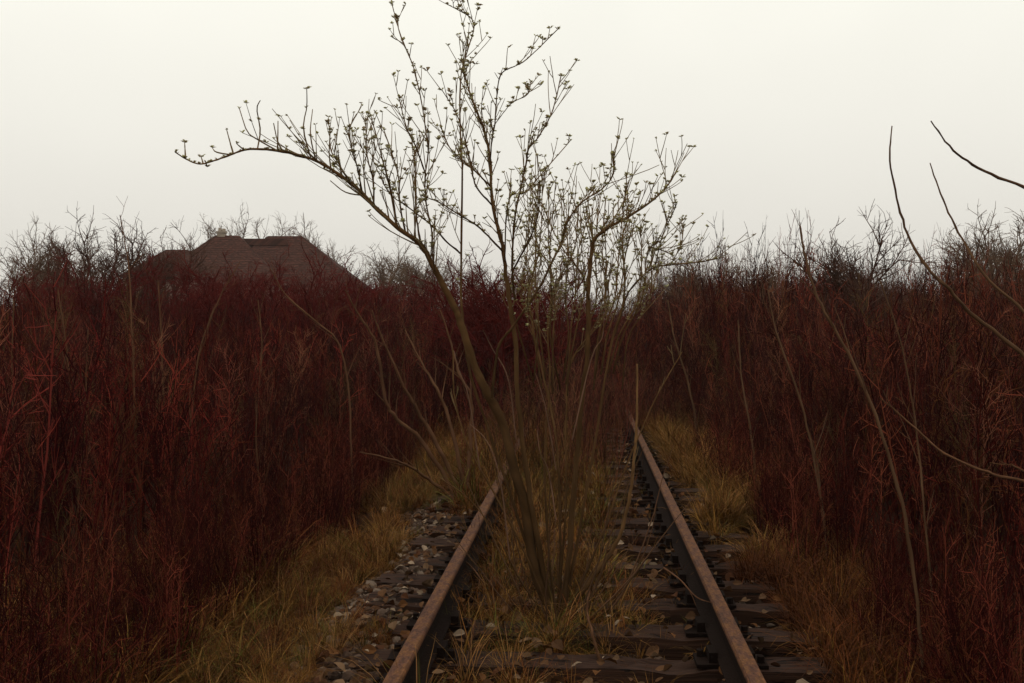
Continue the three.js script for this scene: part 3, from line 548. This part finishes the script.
{
  const variants = [[401, { limbs: 11, br: 7, tw: 7, sub: 2 }], [402, { limbs: 10, br: 8, tw: 7, sub: 2 }], [403, { limbs: 8, br: 7, tw: 6, sub: 2, stems: 3 }], [404, { limbs: 7, br: 7, tw: 6, sub: 2, stems: 4 }]].map(([s, o]) => treeParts(s, o));
  const R = rng(121);
  const proto = variants.map(([a, b]) => { const g = new THREE.Group(); mesh('trunk', a, mat.tree, g); mesh('crown', b, mat.tree, g); return g; });
  const plant = (x, topY, d, v, label, group, wide = 1) => {
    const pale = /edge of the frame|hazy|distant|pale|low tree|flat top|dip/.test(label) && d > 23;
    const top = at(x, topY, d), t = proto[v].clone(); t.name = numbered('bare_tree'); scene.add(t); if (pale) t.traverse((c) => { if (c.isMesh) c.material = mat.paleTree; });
    const gy = groundY(top.x, top.z), h = top.y - gy; t.position.set(top.x, gy, top.z); t.scale.set(h * wide, h * 1.02, h * wide); t.rotation.y = R() * 6.3; tag(t, label, 'tree', group);
  };
  plant(40, 226, 30, 2, 'hazy bare tree at the far left of the skyline, above the thicket', null, .9);
  plant(118, 222, 22, 3, 'dark twiggy tree standing against the sky just left of the house', null, .95);
  plant(150, 232, 24, 2, 'smaller dark tree touching the left end of the house roof', null, .9);
  plant(8, 240, 38, 0, 'bare tree cut off by the left edge of the frame', null, .9);
  plant(75, 245, 42, 1, 'low hazy tree between the two larger trees left of the house', null, 1.1);
  plant(322, 232, 75, 1, 'hazy tree just behind the right slope of the house roof', null, 1.1);
  plant(370, 238, 60, 0, 'hazy round-crowned tree right of the house roof', null, 1.1);
  plant(408, 250, 70, 2, 'pale distant tree between the roof and the limb of the bush', null, 1.2);
  plant(250, 214, 90, 3, 'pale thin tree whose top shows above the house ridge', null, .8);
  plant(196, 226, 95, 0, 'pale thin tree behind the chimney end of the roof', null, .8);
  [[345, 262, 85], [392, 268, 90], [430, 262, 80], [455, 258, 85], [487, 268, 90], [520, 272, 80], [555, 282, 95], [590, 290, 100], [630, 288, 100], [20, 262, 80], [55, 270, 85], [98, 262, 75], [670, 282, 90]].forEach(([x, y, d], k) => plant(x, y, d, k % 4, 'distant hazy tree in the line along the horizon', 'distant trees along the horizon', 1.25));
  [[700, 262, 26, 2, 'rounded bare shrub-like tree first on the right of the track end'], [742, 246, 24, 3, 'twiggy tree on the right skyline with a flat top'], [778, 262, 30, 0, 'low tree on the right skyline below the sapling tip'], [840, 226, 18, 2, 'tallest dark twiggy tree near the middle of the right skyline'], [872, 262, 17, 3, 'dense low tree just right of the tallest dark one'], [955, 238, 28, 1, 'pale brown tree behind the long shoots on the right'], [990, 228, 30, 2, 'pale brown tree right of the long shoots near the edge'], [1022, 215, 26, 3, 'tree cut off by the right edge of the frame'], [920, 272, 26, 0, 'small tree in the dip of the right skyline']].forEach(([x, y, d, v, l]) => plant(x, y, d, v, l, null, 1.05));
}

{ // bare shrubs whose tops cross the lower roof
  const R = rng(141), protos = [431, 432].map((k) => { const g = new THREE.Group(), [a, b] = treeParts(k, { limbs: 6, br: 6, tw: 5, sub: 2, stems: 5 }); mesh('stems', a, mat.cane, g); mesh('crown', b, mat.cane, g); return g; });
  [[128, 262, 20, 'reddish shrub below the left end of the roof'], [172, 276, 19, 'reddish shrub crossing the left eave of the roof'], [205, 264, 21, 'reddish shrub crossing the roof below the chimney'], [238, 280, 18, 'low reddish shrub under the middle of the roof'], [268, 262, 22, 'reddish shrub crossing the middle of the roof'], [302, 276, 19, 'reddish shrub crossing the roof right of its middle'], [338, 272, 21, 'reddish shrub crossing the right slope of the roof'], [372, 284, 20, 'reddish shrub just past the right corner of the roof'], [412, 286, 22, 'reddish shrub between the house and the bush limb'], [505, 266, 17, 'reddish shrub behind the bush, between its two thickest stems'], [542, 262, 18, 'reddish shrub directly behind the middle of the bush'], [468, 280, 18, 'reddish shrub right behind the arching limb of the bush'], [70, 280, 20, 'reddish shrub in the gap left of the dark tree'], [22, 276, 18, 'reddish shrub near the left edge of the skyline']].forEach(([x, y, d, label], k) => {
    const top = at(x, y, d), t = protos[k % 2].clone(), gy = groundY(top.x, top.z), h = top.y - gy; t.name = numbered('bare_shrub'); scene.add(t);
    t.position.set(top.x, gy, top.z); t.scale.set(h * 1.25, h * 1.05, h * 1.25); t.rotation.y = R() * 6.3; tag(t, label, 'shrub', 'reddish shrubs rising from the thicket');
  });
}

// ------------------------------------------------------------------ the house behind the thicket
{
  const D = 61, c = at(258, 300, D), base = V(c.x, -.3, c.z);
  const house = thing('house', 'house with a dark brown hipped roof rising behind the left thicket', 'house', base);
  house.rotation.y = Math.atan(72 / F) - Math.atan((258 - 512) / F) * -1 * 0 + .05;
  const tileMap = texture(256, 256, (u, v) => { const k = .6 + .5 * fbm(u * 30, v * 30) + .35 * (hash(Math.floor(u * 24), Math.floor(v * 24)) - .5); return [76 * k, 48 * k, 40 * k]; });
  const roofMat = new THREE.MeshPhysicalMaterial({ specularIntensity: .2, map: tileMap, roughness: .95, side: THREE.DoubleSide });
  const wallMat = new THREE.MeshStandardMaterial({ color: rgb(.22, .15, .12), roughness: .95 });
  const chimMat = new THREE.MeshStandardMaterial({ color: rgb(.32, .26, .20), roughness: .95 });
  // hipped roof as stepped courses of tiles: rect (x0,x1,z0,z1) at y0 up to ridge x from r0 to r1 at y1
  const hip = (x0, x1, z0, z1, y0, r0, r1, y1, n) => {
    const P = [], U = [], I = [], zm = (z0 + z1) / 2; let s = 0;
    const lerp = (a, b, t) => a + (b - a) * t;
    const ring = (t, lift) => [[lerp(x0, r0, t), lerp(y0, y1, t) + lift, lerp(z1, zm, t)], [lerp(x1, r1, t), lerp(y0, y1, t) + lift, lerp(z1, zm, t)], [lerp(x1, r1, t), lerp(y0, y1, t) + lift, lerp(z0, zm, t)], [lerp(x0, r0, t), lerp(y0, y1, t) + lift, lerp(z0, zm, t)]];
    for (let k = 0; k < n; k++) {
      const a = ring(k / n, .014), b = ring((k + 1) / n, .0), l = ring(k / n, 0);
      for (let e = 0; e < 4; e++) {
        const f = (e + 1) % 4, q = (p1, p2, p3, p4, v0, v1) => { const len = Math.hypot(p2[0] - p1[0], p2[2] - p1[2]); P.push(...p1, ...p2, ...p3, ...p4); U.push(0, v0, len / 3, v0, len / 3, v1, 0, v1); I.push(s, s + 1, s + 2, s, s + 2, s + 3); s += 4; };
        q(a[e], a[f], b[f], b[e], k * .1, k * .1 + .1); q(l[e], l[f], a[f], a[e], 0, .01);
      }
    }
    const g = new THREE.BufferGeometry(); g.setAttribute('position', new THREE.Float32BufferAttribute(P, 3)); g.setAttribute('uv', new THREE.Float32BufferAttribute(U, 2)); g.setIndex(I); g.computeVertexNormals(); return g;
  };
  const X = (px) => (px - 258) / F * D, Y = (py) => EYE.y + (320 - py) / F * D - base.y;
  const blocks = [[X(166), X(298), -4, 4.4, Y(288), X(217), X(240), Y(236)], [X(210), X(372), -4.6, 3.8, Y(292), X(267), X(301), Y(235.5)], [X(148), X(232), -2.6, 5.2, Y(281), X(174), X(195), Y(251.5)], [X(226), X(290), -.75, .45, Y(246), X(232), X(284), Y(238.5)]];
  const roof = mesh('roof', mergeGeometries(blocks.map((b) => hip(...b, 22))), roofMat, house);
  const walls = blocks.slice(0, 3).map(([x0, x1, z0, z1, y0]) => new THREE.BoxGeometry(x1 - x0 - .8, y0 + .05, z1 - z0 - .8).translate((x0 + x1) / 2, y0 / 2, (z0 + z1) / 2));
  mesh('wall', mergeGeometries(walls), wallMat, house);
  const ch = mergeGeometries([new THREE.BoxGeometry(.46, 1.1, .46).translate(0, -.25, 0), new THREE.BoxGeometry(.56, .1, .56).translate(0, .32, 0), new THREE.CylinderGeometry(.1, .12, .22, 10).translate(-.1, .47, 0), new THREE.CylinderGeometry(.1, .12, .18, 10).translate(.13, .45, 0)]);
  const cm = mesh('chimney', ch, chimMat, roof); cm.position.set(X(223), Y(238), .1);
}

// ------------------------------------------------------------------ fallen sticks on the track
{
  const stick = (label, px, y, r, seed) => {
    const R = rng(seed), dd = (yy) => (EYE.y - y) * F / (yy - 320), pts = px.map(([a, b]) => at(a, b, dd(b))), base = pts[0].clone(); pts.forEach((p, k) => { p.y = y + (k % 2) * .015; p.sub(base); });
    const t = new Tubes(); addVar(t, smooth(pts, 14), (f) => r * (1 - f * .6), 6, [1, 1, 1], R);
    const g = thing('fallen_stick', label, 'stick', base); mesh('stem', t.geo(), mat.paleShoot, g);
    const s = new Tubes(); s.add(path(along(pts, .5), sideDir(dirAt(pts, .4), R, .6), .14, 4, R, .3, .02), r * .6, r * .3, 4); mesh('twig', s.geo(), mat.paleShoot, g);
  };
  stick('pale fallen stick lying against the inside of the left rail', [[464, 560], [474, 572], [486, 584], [496, 588]], .05, .006, 1);
  stick('thin fallen stick lying inside the right rail', [[664, 568], [680, 582], [698, 598], [714, 606]], .08, .006, 2);
  stick('thin curved stick lying on the sleepers left of the bush foot', [[452, 590], [466, 596], [482, 606]], .02, .005, 3);
  traced('dead_stalk', 'pale dead stalk standing in front of the bush foot', 'stalk', at(600, 655, 5.0), [[[[600, 662], [592, 632], [587, 610], [590, 590]], 5.0, 5.1, 3.2, 1.4]], mat.paleShoot, 130, { twigs: 3, len: .1 });
  traced('dead_stalk', 'pale dead grass stalk standing left of the bush foot', 'stalk', at(470, 650, 5.0), [[[[470, 655], [472, 636], [475, 620]], 5.0, 5.0, 3, 1.6]], mat.paleShoot, 131, { twigs: 2, len: .08 });
}
renderer.render(scene, camera);
